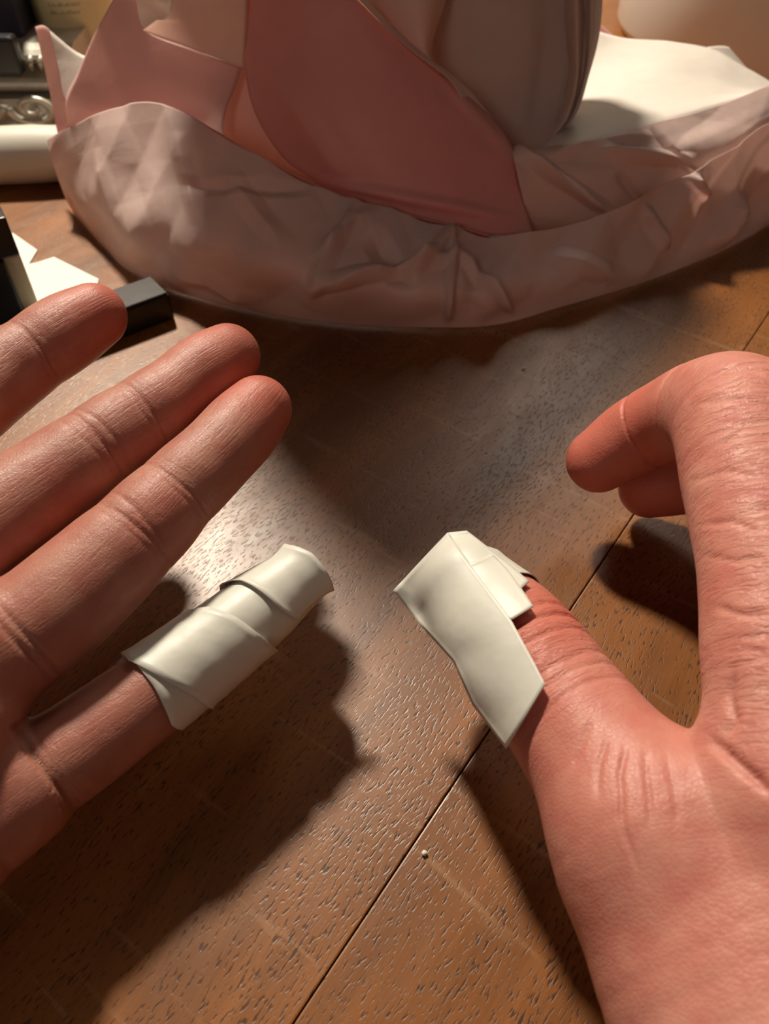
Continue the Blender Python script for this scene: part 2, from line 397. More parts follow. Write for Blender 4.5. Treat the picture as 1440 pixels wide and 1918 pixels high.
def build_hand(name, fingers, palm, k_palm, k_web, h, box, mat, detail):
    lo, hi = np.array(box[0], float), np.array(box[1], float)
    n = np.ceil((hi-lo)/h).astype(int)+1
    ax = [(lo[k]+h*np.arange(n[k])).astype(np.float32) for k in range(3)]
    pf = np.full(n, 30, np.float32)
    for ch in palm:
        i0 = np.clip(((ch.c-ch.r[:, None]).min(0)-11-lo)/h, 0, n-1).astype(int); i1 = np.clip(((ch.c+ch.r[:, None]).max(0)+11-lo)/h+1, 1, n).astype(int)
        sl = tuple(slice(x, y) for x, y in zip(i0, i1))
        T_ = np.full(tuple(i1-i0), 30, np.float32); cone_into(T_, [ax[k][sl[k]] for k in range(3)], lo+i0*h, h, ch, 11)
        pf[sl] = smin(pf[sl], T_, k_palm)
    tot = pf.copy()
    for ch in fingers:
        i0 = np.clip(((ch.c-ch.r[:, None]).min(0)-8-lo)/h, 0, n-1).astype(int); i1 = np.clip(((ch.c+ch.r[:, None]).max(0)+8-lo)/h+1, 1, n).astype(int)
        sl = tuple(slice(x, y) for x, y in zip(i0, i1))
        T_ = np.full(tuple(i1-i0), 30, np.float32); cone_into(T_, [ax[k][sl[k]] for k in range(3)], lo+i0*h, h, ch, 8)
        tot[sl] = np.minimum(tot[sl], smin(T_, pf[sl], k_web))
    tot[0], tot[-1], tot[:, 0], tot[:, -1], tot[:, :, 0], tot[:, :, -1] = (np.maximum(x, 0.5) for x in (tot[0], tot[-1], tot[:, 0], tot[:, -1], tot[:, :, 0], tot[:, :, -1]))
    V, Q = surface_nets(tot, lo, h)
    # relax
    E = np.concatenate([Q[:, [0, 1]], Q[:, [1, 2]], Q[:, [2, 3]], Q[:, [3, 0]]]); deg = np.bincount(E.ravel(), minlength=len(V))
    for lam in (0.6, -0.55, 0.6, -0.55, 0.5):
        A = np.zeros_like(V)
        for k in range(3): A[:, k] = np.bincount(E[:, 0], V[E[:, 1], k], len(V))+np.bincount(E[:, 1], V[E[:, 0], k], len(V))
        V = V+lam*(A/deg[:, None]-V)
    def mk(V):
        me = bpy.data.meshes.new(name); me.vertices.add(len(V)); me.vertices.foreach_set('co', (V/1000).ravel())
        me.loops.add(Q.size); me.loops.foreach_set('vertex_index', Q.ravel().astype(np.int32))
        me.polygons.add(len(Q)); me.polygons.foreach_set('loop_start', (np.arange(len(Q))*4).astype(np.int32))
        me.update(calc_edges=True); me.validate(); return me
    me = mk(V)
    N = np.zeros(len(V)*3); me.vertices.foreach_get('normal', N); N = N.reshape(-1, 3)
    fid = np.zeros(len(V), int); best = np.full(len(V), 1e9); S = np.zeros(len(V)); TH = np.zeros(len(V)); R = np.ones(len(V))
    for i, ch in enumerate(fingers):
        s, d, r, th = ch.locate(V)
        k = (d-r) < best; best[k] = (d-r)[k]; fid[k] = i; S[k] = s[k]; TH[k] = th[k]; R[k] = r[k]
    disp, flush, wrk = detail(V, fid, S, TH, R, best)
    V = V+N*disp[:, None]
    me.vertices.foreach_set('co', (V/1000).ravel())
    a = me.attributes.new('fcoord', 'FLOAT_VECTOR', 'POINT'); a.data.foreach_set('vector', np.stack([S, TH*R, fid*1.7], -1).ravel().astype(np.float32))
    a = me.attributes.new('flush', 'FLOAT', 'POINT'); a.data.foreach_set('value', np.clip(flush, 0, 1).astype(np.float32))
    wf = np.clip(1-best/3.0, 0, 1)
    a = me.attributes.new('fingerness', 'FLOAT', 'POINT'); a.data.foreach_set('value', wf.astype(np.float32))
    a = me.attributes.new('wrk', 'FLOAT', 'POINT'); a.data.foreach_set('value', np.clip(wrk, 0, 1).astype(np.float32))
    me.update()
    return link(name, me, mat)
def snoise(s, t, seed, n=6, f=1.0):      # cheap smooth pseudo noise in [-1, 1]
    g = np.random.default_rng(seed); o = 0
    for _ in range(n):
        a, b, c_ = g.normal(0, f), g.normal(0, f), g.uniform(0, 6.28); o = o+np.sin(a*s+b*t+c_)
    return o/n

def rescale(pts, ds):       # move a chain nearer the table along the sight lines, keeping its apparent width
    return [(a, b, dn, r*dn/d) for (a, b, d, r), dn in zip(pts, ds)]
# ---- open hand, palm to the viewer, four fingers
L_index = Chain(rescale([(-210, 860, .158, 11), (-90, 775, .166, 9.9), (0, 708, .172, 9.1), (65, 662, .176, 8.8), (125, 622, .180, 8.7), (176, 592, .183, 7.6)], (.162, .174, .183, .188, .192, .195)))
L_middle = Chain(rescale([(-120, 1050, .149, 11.5), (30, 948, .157, 10.3), (180, 842, .165, 9.5), (265, 782, .170, 8.9), (330, 738, .174, 8.5), (385, 695, .178, 8.5), (427, 667, .181, 7.5)], (.154, .165, .175, .181, .186, .190, .193)))
L_ring = Chain(rescale([(2, 1222, .145, 10.8), (128, 1120, .149, 10.7), (250, 1007, .155, 9.8), (330, 925, .160, 9.0), (405, 853, .165, 8.4), (452, 803, .169, 8.4), (484, 766, .172, 7.4)], (.149, .156, .164, .170, .176, .181, .184)))
L_pinky = Chain(rescale([(40, 1478, .152, 10.8), (85, 1445, .155, 10.2), (215, 1350, .160, 9.6), (330, 1265, .165, 9.0), (430, 1187, .170, 8.4), (490, 1139, .174, 8.0), (542, 1097, .178, 6.8)], (.146, .149, .156, .162, .168, .172, .175)))
palmL = [Chain([(-210, 860, .162, 11.5), (-450, 1250, .137, 14)], 3), Chain([(-120, 1050, .154, 11.8), (-450, 1350, .132, 14)], 3),
         Chain([(-50, 1262, .147, 10.5), (-130, 1350, .140, 12.5), (-400, 1500, .129, 14)], 3), Chain([(20, 1492, .146, 9.6), (-90, 1565, .140, 12.5), (-380, 1740, .126, 15)], 3),
         Chain([(-90, 1400, .137, 8), (-46, 1345, .141, 6)], 3), Chain([(-80, 1210, .142, 9), (-50, 1185, .146, 7)], 3),
         Chain([(-430, 1400, .129, 16), (-760, 1640, .118, 20), (-1150, 1900, .112, 22)], 3)]
def detail_L(V, fid, S, TH, R, best):
    d = np.zeros(len(V)); fl = np.zeros(len(V)); wk = np.zeros(len(V))
    for i, ch in enumerate((L_index, L_middle, L_ring, L_pinky)):
        m = fid == i; s, th = S[m], TH[m]; K = ch.knots
        pal = np.clip(np.cos(th*0.85), 0, 1)**1.1
        wob = 0.5*snoise(th*1.5, s*0.1, i+3, 5)
        jn = [K[-4], K[2]] if i else [K[3]]
        if i == 0: jn = [K[3], K[1]]
        if i == 3: jn = [K[3], K[1]+1]
        dd = np.zeros(m.sum())
        for q, s0 in enumerate(jn):
            for off, dep, sg in ((0, 0.40, 0.5), (1.9, 0.26, 0.45), (-1.7, 0.18, 0.45)) if q else ((0, 0.36, 0.5), (-1.3, 0.2, 0.45)):
                x = s-s0-off*(1+.5*np.sin(th*1.3+i+q))+1.5*wob+0.5*np.cos(th)+0.55*math.sin(i*2.1+off*1.7)*np.sin(th)
                dd -= dep*np.exp(-(x/sg)**2)*pal
            dd += 0.2*np.exp(-((s-s0-4.5)/3.5)**2)*pal+0.2*np.exp(-((s-s0+4.5)/3.5)**2)*pal - 0.25*np.exp(-((s-s0)/4)**2)
        if i in (2, 3):
            for off in (0, 2.0): dd -= 0.45*np.exp(-((s-3-off+wob)/0.6)**2)*pal
        d[m] = dd
        fl[m] = 0.75*np.clip((s-ch.L[-1]+20)/20, 0, 1)**1.2+0.3*snoise(s*0.2, th, i+20, 4)
        wk[m] = sum(np.exp(-((s-s0)/4.0)**2) for s0 in jn)*pal
    return d, fl, wk
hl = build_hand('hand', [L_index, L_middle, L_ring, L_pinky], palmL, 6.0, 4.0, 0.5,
                ((-150, 5, -1), (4, 192, 110)), M_SKIN_L, detail_L)
tag(hl, 'open hand held palm up at the left, little finger wrapped in white tape', 'hand')

# ---- hooked hand seen from its thumb side
R_thumb = Chain(rescale([(1215, 1570, .133, 15.8), (1140, 1445, .137, 13.6), (1062, 1335, .140, 12.1), (985, 1228, .144, 11.6), (925, 1158, .147, 10.4), (880, 1100, .150, 8.4)], (.131, .139, .148, .158, .166, .171)))
R_index = Chain(rescale([(1500, 1500, .119, 13.5), (1458, 1270, .1205, 11.2), (1432, 1050, .124, 10.5), (1405, 890, .128, 11.0), (1384, 790, .133, 11.3), (1325, 770, .143, 9.9), (1260, 785, .151, 8.5), (1195, 815, .158, 8.0), (1122, 862, .164, 6.9)], (.122, .131, .144, .158, .170, .183, .194, .202, .208)))
R_middle = Chain(rescale([(1640, 1480, .126, 13), (1610, 1160, .131, 10.8), (1570, 870, .142, 11), (1480, 850, .153, 9.4), (1380, 872, .163, 8.5), (1290, 895, .170, 7.9), (1216, 913, .175, 6.9)], (.135, .147, .167, .186, .201, .211, .217)))
R_ring = Chain(rescale([(1760, 1520, .132, 12.5), (1740, 1220, .138, 10.4), (1700, 970, .148, 10.4), (1600, 940, .160, 9), (1480, 960, .170, 8), (1390, 985, .176, 6.8)], (.141, .150, .165, .181, .192, .200)))
R_pinky = Chain(rescale([(1860, 1600, .137, 11.5), (1850, 1340, .142, 9.4), (1810, 1130, .150, 9), (1720, 1090, .158, 7.8), (1620, 1090, .166, 6.4)], (.145, .152, .163, .172, .180)))
palmR = [Chain([(1215, 1570, .131, 15.3), (1275, 1685, .127, 17.6), (1340, 1800, .122, 19.4), (1500, 2080, .109, 22)], 4), Chain([(1500, 1500, .122, 13.8), (1600, 1780, .117, 18), (1660, 2100, .110, 20)], 4),
         Chain([(1640, 1480, .130, 13.5), (1720, 2000, .114, 19)], 4), Chain([(1760, 1520, .137, 13), (1800, 2000, .117, 18)], 4), Chain([(1860, 1600, .142, 12.3), (1860, 2050, .118, 17)], 4),
         Chain([(1440, 1570, .131, 11.2), (1460, 1750, .125, 18.5), (1560, 2000, .115, 22)], 4),
         Chain([(1680, 2050, .112, 23), (1800, 2500, .100, 23), (1900, 2900, .083, 24)], 4)]
CREASES_R = (([(1172, 1385), (1160, 1450), (1166, 1530), (1200, 1650)], 6, .45), ([(1205, 1395), (1212, 1470), (1222, 1560)], 6, .35), ([(1138, 1372), (1120, 1430), (1118, 1500)], 6, .35),
             ([(1110, 1345), (1085, 1395), (1070, 1440)], 6, .32), ([(1245, 1400), (1262, 1480), (1275, 1560)], 6, .28), ([(1322, 1378), (1362, 1412), (1405, 1450), (1450, 1490)], 11, 1.1),
             ([(1378, 1240), (1366, 1300), (1378, 1345), (1340, 1400)], 9, .7), ([(1335, 1135), (1390, 1150), (1440, 1150)], 7, .5), ([(1345, 1225), (1400, 1215), (1440, 1225)], 6, .35),
             ([(1310, 985), (1370, 975), (1440, 1000)], 6, .35), ([(1310, 1040), (1380, 1050), (1440, 1040)], 6, .3), ([(1285, 905), (1360, 880), (1440, 900)], 6, .3), ([(1300, 760), (1370, 745), (1440, 765)], 6, .3),
             ([(1330, 840), (1400, 800), (1440, 800)], 6, .25), ([(1340, 700), (1390, 690), (1440, 705)], 6, .3))
def detail_R(V, fid, S, TH, R, best):
    d = np.zeros(len(V)); fl = np.zeros(len(V)); wk = np.zeros(len(V))
    pr = proj(V/1000)
    for i, ch in enumerate((R_thumb, R_index, R_middle, R_ring, R_pinky)):
        m = fid == i; s, th = S[m], TH[m]; K = ch.knots; dd = np.zeros(m.sum())
        if i == 0:
            for s0, dep, sg in ((K[3]-1.5, .5, .7), (K[3]+2, .4, .6), (K[3]-5, .32, .6), (K[2]+4, .28, .6), (K[2]+1, .22, .6), (K[2]-3, .22, .6)):
                dd -= dep*np.exp(-((s-s0+1.2*snoise(th*1.3, s*0.05, int(s0*7) % 97, 4))/sg)**2)*np.clip(np.cos(th-0.5)*1.2, 0, 1)
            fl[m] = 0.55*np.exp(-((s-K[3])/9)**2)+0.30+0.35*snoise(s*0.15, th, 31, 5)
            wk[m] = np.exp(-((s-K[3]+4)/16)**2)
        elif i == 1:
            pk = np.clip(np.cos(th-0.3), 0, 1)
            for s0, dep, sg in ((K[4]-3, .28, .6), (K[4]-1, .28, .6), (K[3]+1, .22, .6), (K[3]-3, .2, .6), (K[2]+2, .2, .7), (K[1]+2, .3, .8), (K[1]-1.5, .25, .7)):
                dd -= dep*np.exp(-((s-s0+1.6*snoise(th*1.6, s*0.1, int(s0*5) % 91, 5))/sg)**2)*pk
            # palm-side bend lines of the last two joints
            for s0, dep, sg in ((K[7]-2.5, .55, .5), (K[5]+3, .6, .6)):
                dd -= dep*np.exp(-((s-s0+0.6*np.sin(th))/sg)**2)
            fl[m] = 0.85*np.clip((s-K[5])/18, 0, 1)+0.22+0.3*snoise(s*0.12, th, 41, 5)
            wk[m] = np.where(s < K[5]-2, 1.0, 0.15)
        else:
            fl[m] = 0.8*np.clip((s-K[3])/20, 0, 1)+0.2; wk[m] = 0.5
        d[m] = dd
    wp = np.clip((best-0.3)/4.0, 0, 1); wp = wp*wp*(3-2*wp)
    wk = wk*(1-wp); fl = fl*(1-wp)+wp*(0.22+0.3*snoise(V[:, 0]*0.12, V[:, 1]*0.12+V[:, 2]*0.1, 51, 6))
    d += 0.18*snoise(V[:, 0]*0.25, V[:, 1]*0.25+V[:, 2]*0.2, 61, 7)
    # lines of the thumb root, the fold of the web and the folds at the root of the index finger
    qx = pr[:, 0]+5*snoise(V[:, 0]*.5, V[:, 1]*.5+V[:, 2]*.4, 71, 5); qy = pr[:, 1]
    for pts, wd, dep in CREASES_R:
        best_d = np.full(len(V), 1e9); tt = np.zeros(len(V)); n_ = len(pts)-1
        for k in range(n_):
            (x0, y0), (x1, y1) = pts[k], pts[k+1]; bx_, by_ = x1-x0, y1-y0
            t = np.clip(((qx-x0)*bx_+(qy-y0)*by_)/(bx_*bx_+by_*by_), 0, 1); dd = np.hypot(qx-x0-t*bx_, qy-y0-t*by_)
            m = dd < best_d; best_d[m] = dd[m]; tt[m] = ((k+t)/n_)[m]
        d -= dep*np.exp(-(best_d/wd)**2)*np.clip(np.sin(np.pi*np.clip(tt, .02, .98))*1.6, 0, 1)
    return d, fl, wk
hr = build_hand('hand', [R_thumb, R_index, R_middle, R_ring, R_pinky], palmR, 13.0, 6.5, 0.5,
                ((8, -22, -1), (165, 185, 118)), M_SKIN_R, detail_R)
tag(hr, 'hooked hand reaching in at the right, thumb tip wrapped in white tape', 'hand')

# ------------------------------------------------------------------ bandages
def local_of(ch, px, py):
    pr = proj(ch.c/1000); best = (1e9, 0, 0)
    for i in range(len(pr)-1):
        a, b = pr[i, :2], pr[i+1, :2]; ba = b-a; q = np.array([px, py], float)-a
        tt = (q@ba)/(ba@ba)
        t = min(max(tt, 0 if i else -5), 1 if i < len(pr)-2 else 8)
        dv = q-t*ba; dist = np.hypot(*dv)
        if dist < best[0]:
            side = (ba[0]*dv[1]-ba[1]*dv[0])/np.hypot(*ba)        # + = clockwise side in the picture
            rr = FPX*(ch.r[i]/1000)/pr[i, 2]
            best = (dist, ch.L[i]+t*(ch.L[i+1]-ch.L[i]), side/rr)
    return best[1], best[2]
def on_finger(ch, s, th, off):
    """surface point at length s (mm) and angle th round the finger (0 faces the viewer), off mm proud"""
    s = np.asarray(s, float); th = np.asarray(th, float)
    c_, r_, T, N, B = ch.at(np.clip(s, 0, ch.L[-1]))
    over = np.maximum(s-ch.L[-1], 0)
    rr = r_+off
    return (c_+T*over[..., None]+rr[..., None]*(np.sin(th)[..., None]*B*SIDE+np.cos(th)[..., None]*N))/1000
SIDE = 1.0
def grid_mesh(name, pts, mat, parent, thick=0.00022, closed=False, flip=False):
    nu, nv = pts.shape[:2]; vs = pts.reshape(-1, 3); fs = []
    for i in range(nu-1):
        for j in range(nv if closed else nv-1):
            q = (i*nv+j, i*nv+(j+1) % nv, (i+1)*nv+(j+1) % nv, (i+1)*nv+j)
            fs.append(q[::-1] if flip else q)
    o = link(name, mesh_from(name, vs, fs), mat, parent)
    if thick:
        md = o.modifiers.new('thickness', 'SOLIDIFY'); md.thickness = thick; md.offset = 0
    return o
def wrap_strip(name, ch, edge_a, edge_b, off, parent, nu=14, nv=40, wob=0.12, seed=1, lift=0.0):
    """tape between two edges, each a list of (s, theta) keys; bends round the finger"""
    A = polyline([(th*9, s) for s, th in edge_a], nv); Bq = polyline([(th*9, s) for s, th in edge_b], nv)
    f = np.linspace(0, 1, nu)[:, None, None]; G = A[None]*(1-f)+Bq[None]*f
    th, s = G[..., 0]/9, G[..., 1]
    o = off+wob*snoise(s*0.5, th*2.0, seed, 6)+lift*(np.abs(f[..., 0]-0.5)*2)**6
    return grid_mesh(name, on_finger(ch, s, th, o), M_TAPE, parent)
def keys(ch, pts):       # visible edge points given where the photograph shows them
    out = []
    for px, py in pts:
        s, lat = local_of(ch, px, py); out.append((s, math.asin(max(-1, min(1, lat)))))
    return out
# check which way B points in the picture
_c, _r, _T, _N, _B = L_pinky.at(np.array([30.0])); _a = proj(_c/1000)[0]; _b = proj((_c+_B*5)/1000)[0]; _t = proj((_c+_T*5)/1000)[0]
_ba = (_t-_a)[:2]; _dv = (_b-_a)[:2]
SIDE = 1.0 if (_ba[0]*_dv[1]-_ba[1]*_dv[0]) > 0 else -1.0

bp = tag(empty('finger_bandage', PZ(430, 1250)), 'white tape bandage wound round the little finger of the palm-up hand', 'bandage')
ch = L_pinky; LE = ch.L[-1]
# inner sleeve closed over the fingertip
sl = keys(ch, [(345, 1255)])[0][0]
nv = 56; th = np.linspace(-math.pi, math.pi, nv, endpoint=False)
ss = np.r_[np.linspace(sl, LE, 22), LE+1.2, LE+2.6, LE+3.8, LE+4.6, LE+5.0]; shr = np.r_[np.full(22, 1.0), .99, .95, .85, .55, .02]
G = []
for s_, k_ in zip(ss, shr):
    c_, r_, T, N, B = ch.at(np.array([min(s_, LE)]))
    off = 0.45+0.12*snoise(np.full(nv, s_*0.5), np.cos(th)*2, 5)
    rr = (r_+off)*k_
    G.append((c_+T*max(s_-LE, 0)+rr[:, None]*(np.sin(th)[:, None]*B*SIDE+np.cos(th)[:, None]*N))/1000)
grid_mesh('tape_strip', np.array(G), M_TAPE, bp, 0.0002, True)
K = lambda *p: keys(ch, p)
e1 = K((258, 1255), (285, 1290), (315, 1355)); e2 = K((360, 1185), (450, 1225), (500, 1285))
wrap_strip('tape_strip', ch, [(e1[0][0]+1, -2.6)]+e1+[(e1[-1][0]+3, 2.0), (e1[-1][0]+6, 2.9)], [(e2[0][0], -2.6)]+e2+[(e2[-1][0], 2.0), (e2[-1][0], 2.9)], 0.75, bp, seed=2)
e1 = K((246, 1250), (300, 1277), (355, 1303), (402, 1333)); e2 = K((357, 1157), (388, 1153), (430, 1170), (470, 1197), (543, 1245))
wrap_strip('tape_strip', ch, [(e1[0][0], -2.9)]+e1+[(e1[-1][0]+2, 2.2)], [(e2[0][0], -2.9)]+e2+[(e2[-1][0]+1, 2.2)], 1.15, bp, seed=3, wob=0.2, lift=0.25)
e1 = K((422, 1106), (447, 1103), (480, 1124), (513, 1150)); e2 = K((542, 1034), (575, 1050), (598, 1078), (612, 1101))
wrap_strip('tape_strip', ch, [(e1[0][0], -2.7)]+e1+[(e1[-1][0]+2.5, 0.95)], [(e2[0][0], -2.7)]+e2+[(e2[-1][0], 1.05)], 1.0, bp, seed=4, wob=0.1, lift=0.5)

bt = tag(empty('finger_bandage', PZ(880, 1300)), 'white tape bandage folded over the thumb tip of the hooked hand', 'bandage')
ch = R_thumb; LE = ch.L[-1]
def thumb_patch(name, left, right, lay, nu=36, nv=22, dents=(), bias=0.0):
    """tape laid along the thumb between two long edges; follows the round of the thumb, flat where it stands clear of it"""
    A = polyline(left, nu); Bq = polyline(right, nu)
    f = np.linspace(0, 1, nv)[None, :, None]; px = A[:, None]*(1-f)+Bq[:, None]*f
    X, Y = px[..., 0], px[..., 1]
    D = np.linspace(.11, .195, 150)
    R_ = FW[None, None]+((X-IW/2)/FPX)[..., None]*RT+((IH/2-Y)/FPX)[..., None]*UP
    Q_ = (CAM+R_[:, :, None, :]*D[None, None, :, None])*1000
    S_, dist, rad, _ = ch.locate(Q_.reshape(-1, 3))
    f = (dist-rad-lay).reshape(nu, nv, len(D))
    hit = (f < 0); first = np.where(hit.any(-1), hit.argmax(-1), f.argmin(-1)); dep = D[first]
    f1 = np.take_along_axis(f, first[..., None], -1)[..., 0]; f0 = np.take_along_axis(f, np.maximum(first-1, 0)[..., None], -1)[..., 0]
    dep = np.where(hit.any(-1), dep-(D[1]-D[0])*np.clip(-f1/np.maximum(f0-f1, 1e-6), 0, 1), dep)
    for _ in range(10):
        g = np.pad(dep, 1, mode='edge'); m_ = (g[:-2, 1:-1]+g[2:, 1:-1]+g[1:-1, :-2]+g[1:-1, 2:])/4
        dep = np.minimum(dep, m_*.5+dep*.5)
    for (dx, dy, rad_, amp) in dents: dep = dep+amp/1000*np.exp(-(((X-dx)**2+(Y-dy)**2)/rad_**2))
    pts = CAM+R_*dep[..., None]
    return grid_mesh(name, pts, M_TAPE, parent=bt)
LFT = [(736, 1106), (785, 1168), (850, 1240), (885, 1320), (948, 1402)]; RGT = [(838, 998), (884, 1062), (958, 1162), (1000, 1240), (1021, 1281)]
# pocket behind the tip, then the pieces in front of it
nv = 48; th = np.linspace(-math.pi, math.pi, nv, endpoint=False); G = []
for s_, k_ in zip(np.r_[np.linspace(LE-8.5, LE, 12), LE+2, LE+4, LE+5.5, LE+6.2], np.r_[np.full(12, 1.0), .97, .86, .6, .03]):
    c_, r_, T, N, B = ch.at(np.array([min(s_, LE)]))
    rr = (r_+0.8)*k_
    G.append((c_+T*max(s_-LE, 0)+rr[:, None]*(np.sin(th)[:, None]*B*SIDE+np.cos(th)[:, None]*N))/1000)
grid_mesh('tape_strip', np.array(G), M_TAPE, bt, 0.0002, True)
thumb_patch('tape_strip', [(838, 998), (866, 1040), (905, 1100), (945, 1130)], [(874, 994), (920, 1030), (960, 1062), (991, 1089)], 1.1, 24, 12)
thumb_patch('tape_strip', [(872, 1058), (905, 1110), (940, 1150), (957, 1162)], [(922, 1038), (950, 1066), (975, 1100), (999, 1136)], 1.4, 24, 12)
thumb_patch('tape_strip', LFT, RGT, 2.1, 44, 26, dents=((880, 1228, 36, 0.8), (795, 1150, 45, 0.5), (925, 1345, 36, 0.35)))

# ------------------------------------------------------------------ paper bundle
bundle = tag(empty('paper_bundle', (0.012, 0.42, 0.0)), 'large bundle of crumpled pink and white wrapping paper on the table', 'paper bundle')
def tri(x): return np.abs((x % 2.0)-1.0)
def sheet(name, rows, mat, nu=40, nv=70, crumple=0.0012, seed=1, folds=(), thick=0.00018, freq=45.0):
    """rows of (px, py, Y): points of the sheet, each with its own distance Y from the viewer"""
    W = np.array([[np.r_[PY(a, b, y), a, b] for a, b, y in r] for r in rows])
    W = catmull(W, nu); W = np.swapaxes(catmull(np.swapaxes(W, 0, 1), nv), 0, 1)
    p = W[..., :3].copy(); x, y = W[..., 3], W[..., 4]
    du = np.gradient(p, axis=0); dv = np.gradient(p, axis=1); n = np.cross(du, dv); n /= np.linalg.norm(n, axis=2, keepdims=True)+1e-12
    tocam = CAM-p; n *= np.sign((n*tocam).sum(-1, keepdims=True).mean())
    g = np.random.default_rng(seed); d = np.zeros(x.shape)
    for k in range(7):
        v = g.normal(size=3); v /= np.linalg.norm(v); f = freq*g.uniform(0.5, 1.6)
        q = (p@v)*f+0.35*snoise(p[..., 0]*60, p[..., 2]*60+p[..., 1]*40, seed*7+k, 4)
        d += g.uniform(0.4, 1.0)*(tri(q+g.uniform(0, 2))-0.5)*np.clip(0.5+0.8*snoise(p[..., 0]*25, p[..., 1]*25+p[..., 2]*30, seed*11+k, 4), 0, 1)
    d *= crumple
    for (x0, y0, x1, y1, wd, amp) in folds:      # single sharp folds, given by their two ends
        ax_, ay_ = x1-x0, y1-y0; L2 = ax_*ax_+ay_*ay_
        t = ((x-x0)*ax_+(y-y0)*ay_)/L2; dist = np.abs((x-x0)*ay_-(y-y0)*ax_)/math.sqrt(L2)
        fade = np.clip(1.15-np.abs(t-0.5)*1.7, 0, 1)
        d += amp*np.clip(1-dist/wd, 0, 1)*np.clip(fade*1.6, 0, 1)
    d *= np.clip((p[..., 2]-.0008)/.008, 0, 1)
    p += n*d[..., None]
    p[..., 2] = np.maximum(p[..., 2], 0.0006)
    return grid_mesh(name, p, mat, bundle, thick)
def zY(px, py, z=0.0008): return PZ(px, py, z)[1]

bot = [(138, 398), (180, 445), (240, 503), (330, 546), (480, 582), (640, 606), (800, 613), (930, 608), (1050, 575), (1200, 530), (1330, 480), (1408, 440), (1480, 395)]
top = [(94, 262), (150, 232), (215, 203), (300, 195), (400, 242), (520, 312), (640, 366), (760, 400), (915, 440), (1080, 418), (1210, 366), (1330, 303), (1460, 220)]
YB = [zY(*b) for b in bot]
YT = [.338, .326, .312, .303, .292, .280, .272, .268, .267, .274, .287, .305, .325]
r_bot = [(a, b, y) for (a, b), y in zip(bot, YB)]
r_m1 = [(b[0]*.72+t[0]*.28-(6 if i < 3 else 0), b[1]*.72+t[1]*.28, yb-.005) for i, (b, t, yb) in enumerate(zip(bot, top, YB))]
r_m2 = [(b[0]*.35+t[0]*.65-(3 if i < 3 else 0), b[1]*.35+t[1]*.65, yb*.5+yt*.5-.003) for i, (b, t, yb, yt) in enumerate(zip(bot, top, YB, YT))]
r_top = [(a, b, y) for (a, b), y in zip(top, YT)]
r_in = [(a+4, b+14, y+.012) for (a, b), y in zip(top, YT)]
FOLDS = ((585, 545, 660, 380, 22, .005), (600, 530, 830, 490, 18, .006), (775, 515, 850, 430, 15, .006), (838, 600, 845, 460, 11, .005), (858, 480, 955, 580, 11, .005), (690, 400, 600, 475, 20, .004), (700, 450, 760, 530, 30, -.004), (895, 500, 880, 590, 24, -.003),
         (1215, 390, 1245, 460, 15, .005), (1290, 330, 1320, 370, 12, .004), (1340, 465, 1385, 375, 22, .005), (215, 430, 190, 300, 18, .0015), (335, 270, 362, 400, 20, .0025), (360, 345, 560, 350, 18, -.003), (470, 560, 330, 500, 22, .003), (1040, 480, 1160, 520, 26, .003), (430, 330, 520, 450, 26, .003), (250, 330, 300, 470, 34, -.001))
sheet('paper_wrap', [r_top, r_m2, r_m1, r_bot], M_PAPER, 150, 330, 0.0030, 11, FOLDS, freq=58.0)
r_tl = r_top[:9]
sheet('paper_wrap', [r_tl, [(a+3, b+8, y+.004) for a, b, y in r_tl], [(a+4, b+30, y+.012) for a, b, y in r_tl]], M_PAPER_P, 8, 160, .0004, 12)
# left flaps, from the back forward
sheet('paper_flap', [[(60, -60, .375), (170, -60, .375), (320, -60, .372), (420, -60, .37)], [(84, 50, .372), (165, 106, .366), (262, 90, .364), (420, 60, .36)], [(112, 245, .352), (190, 235, .345), (300, 230, .34), (420, 240, .335)]][1:], M_PAPER_W, 16, 40, .0006, 21)
sheet('paper_flap', [[(238, -60, .362), (300, -60, .36), (400, -60, .358)], [(255, 30, .360), (310, 30, .357), (390, 30, .355)], [(270, 110, .356), (320, 110, .352), (380, 110, .35)]], M_PAPER_W, 14, 24, .0008, 22, ((275, -20, 340, 20, 14, .002),))
sheet('paper_flap', [[(66, 50, .350), (80, 47, .349), (92, 54, .348)], [(84, 130, .346), (98, 132, .344), (110, 128, .343)], [(97, 190, .343), (112, 192, .340), (126, 188, .338)], [(110, 260, .339), (150, 262, .333), (200, 250, .326)]], M_PAPER_F, 24, 16, .0004, 23)
sheet('paper_flap', [[(425, 95, .334), (470, 95, .333), (540, 110, .331)], [(410, 200, .327), (480, 210, .325), (560, 230, .322)], [(400, 275, .322), (500, 305, .314), (620, 360, .300)]], M_PAPER_F, 20, 24, .0004, 24)
sheet('paper_flap', [[(216, -8, .335), (252, -2, .334), (272, 56, .332), (360, 92, .329), (452, 128, .326)], [(178, 62, .334), (225, 75, .331), (290, 110, .328), (365, 140, .325), (440, 165, .323)], [(146, 136, .333), (205, 150, .328), (290, 170, .323), (370, 190, .320), (424, 205, .318)], [(124, 188, .332), (195, 215, .324), (290, 225, .318), (370, 250, .313), (418, 245, .311)], [(130, 260, .331), (200, 260, .322), (300, 250, .313), (390, 275, .305), (440, 290, .301)]], M_PAPER_F, 40, 40, .0005, 25)
sheet('paper_flap', [[(100, -200, .352), (150, -190, .350), (210, -170, .348)], [(150, -100, .350), (190, -95, .348), (240, -80, .346)], [(205, -12, .348), (225, -8, .346), (250, -4, .344)]], M_PAPER_F, 14, 14, .0005, 27)
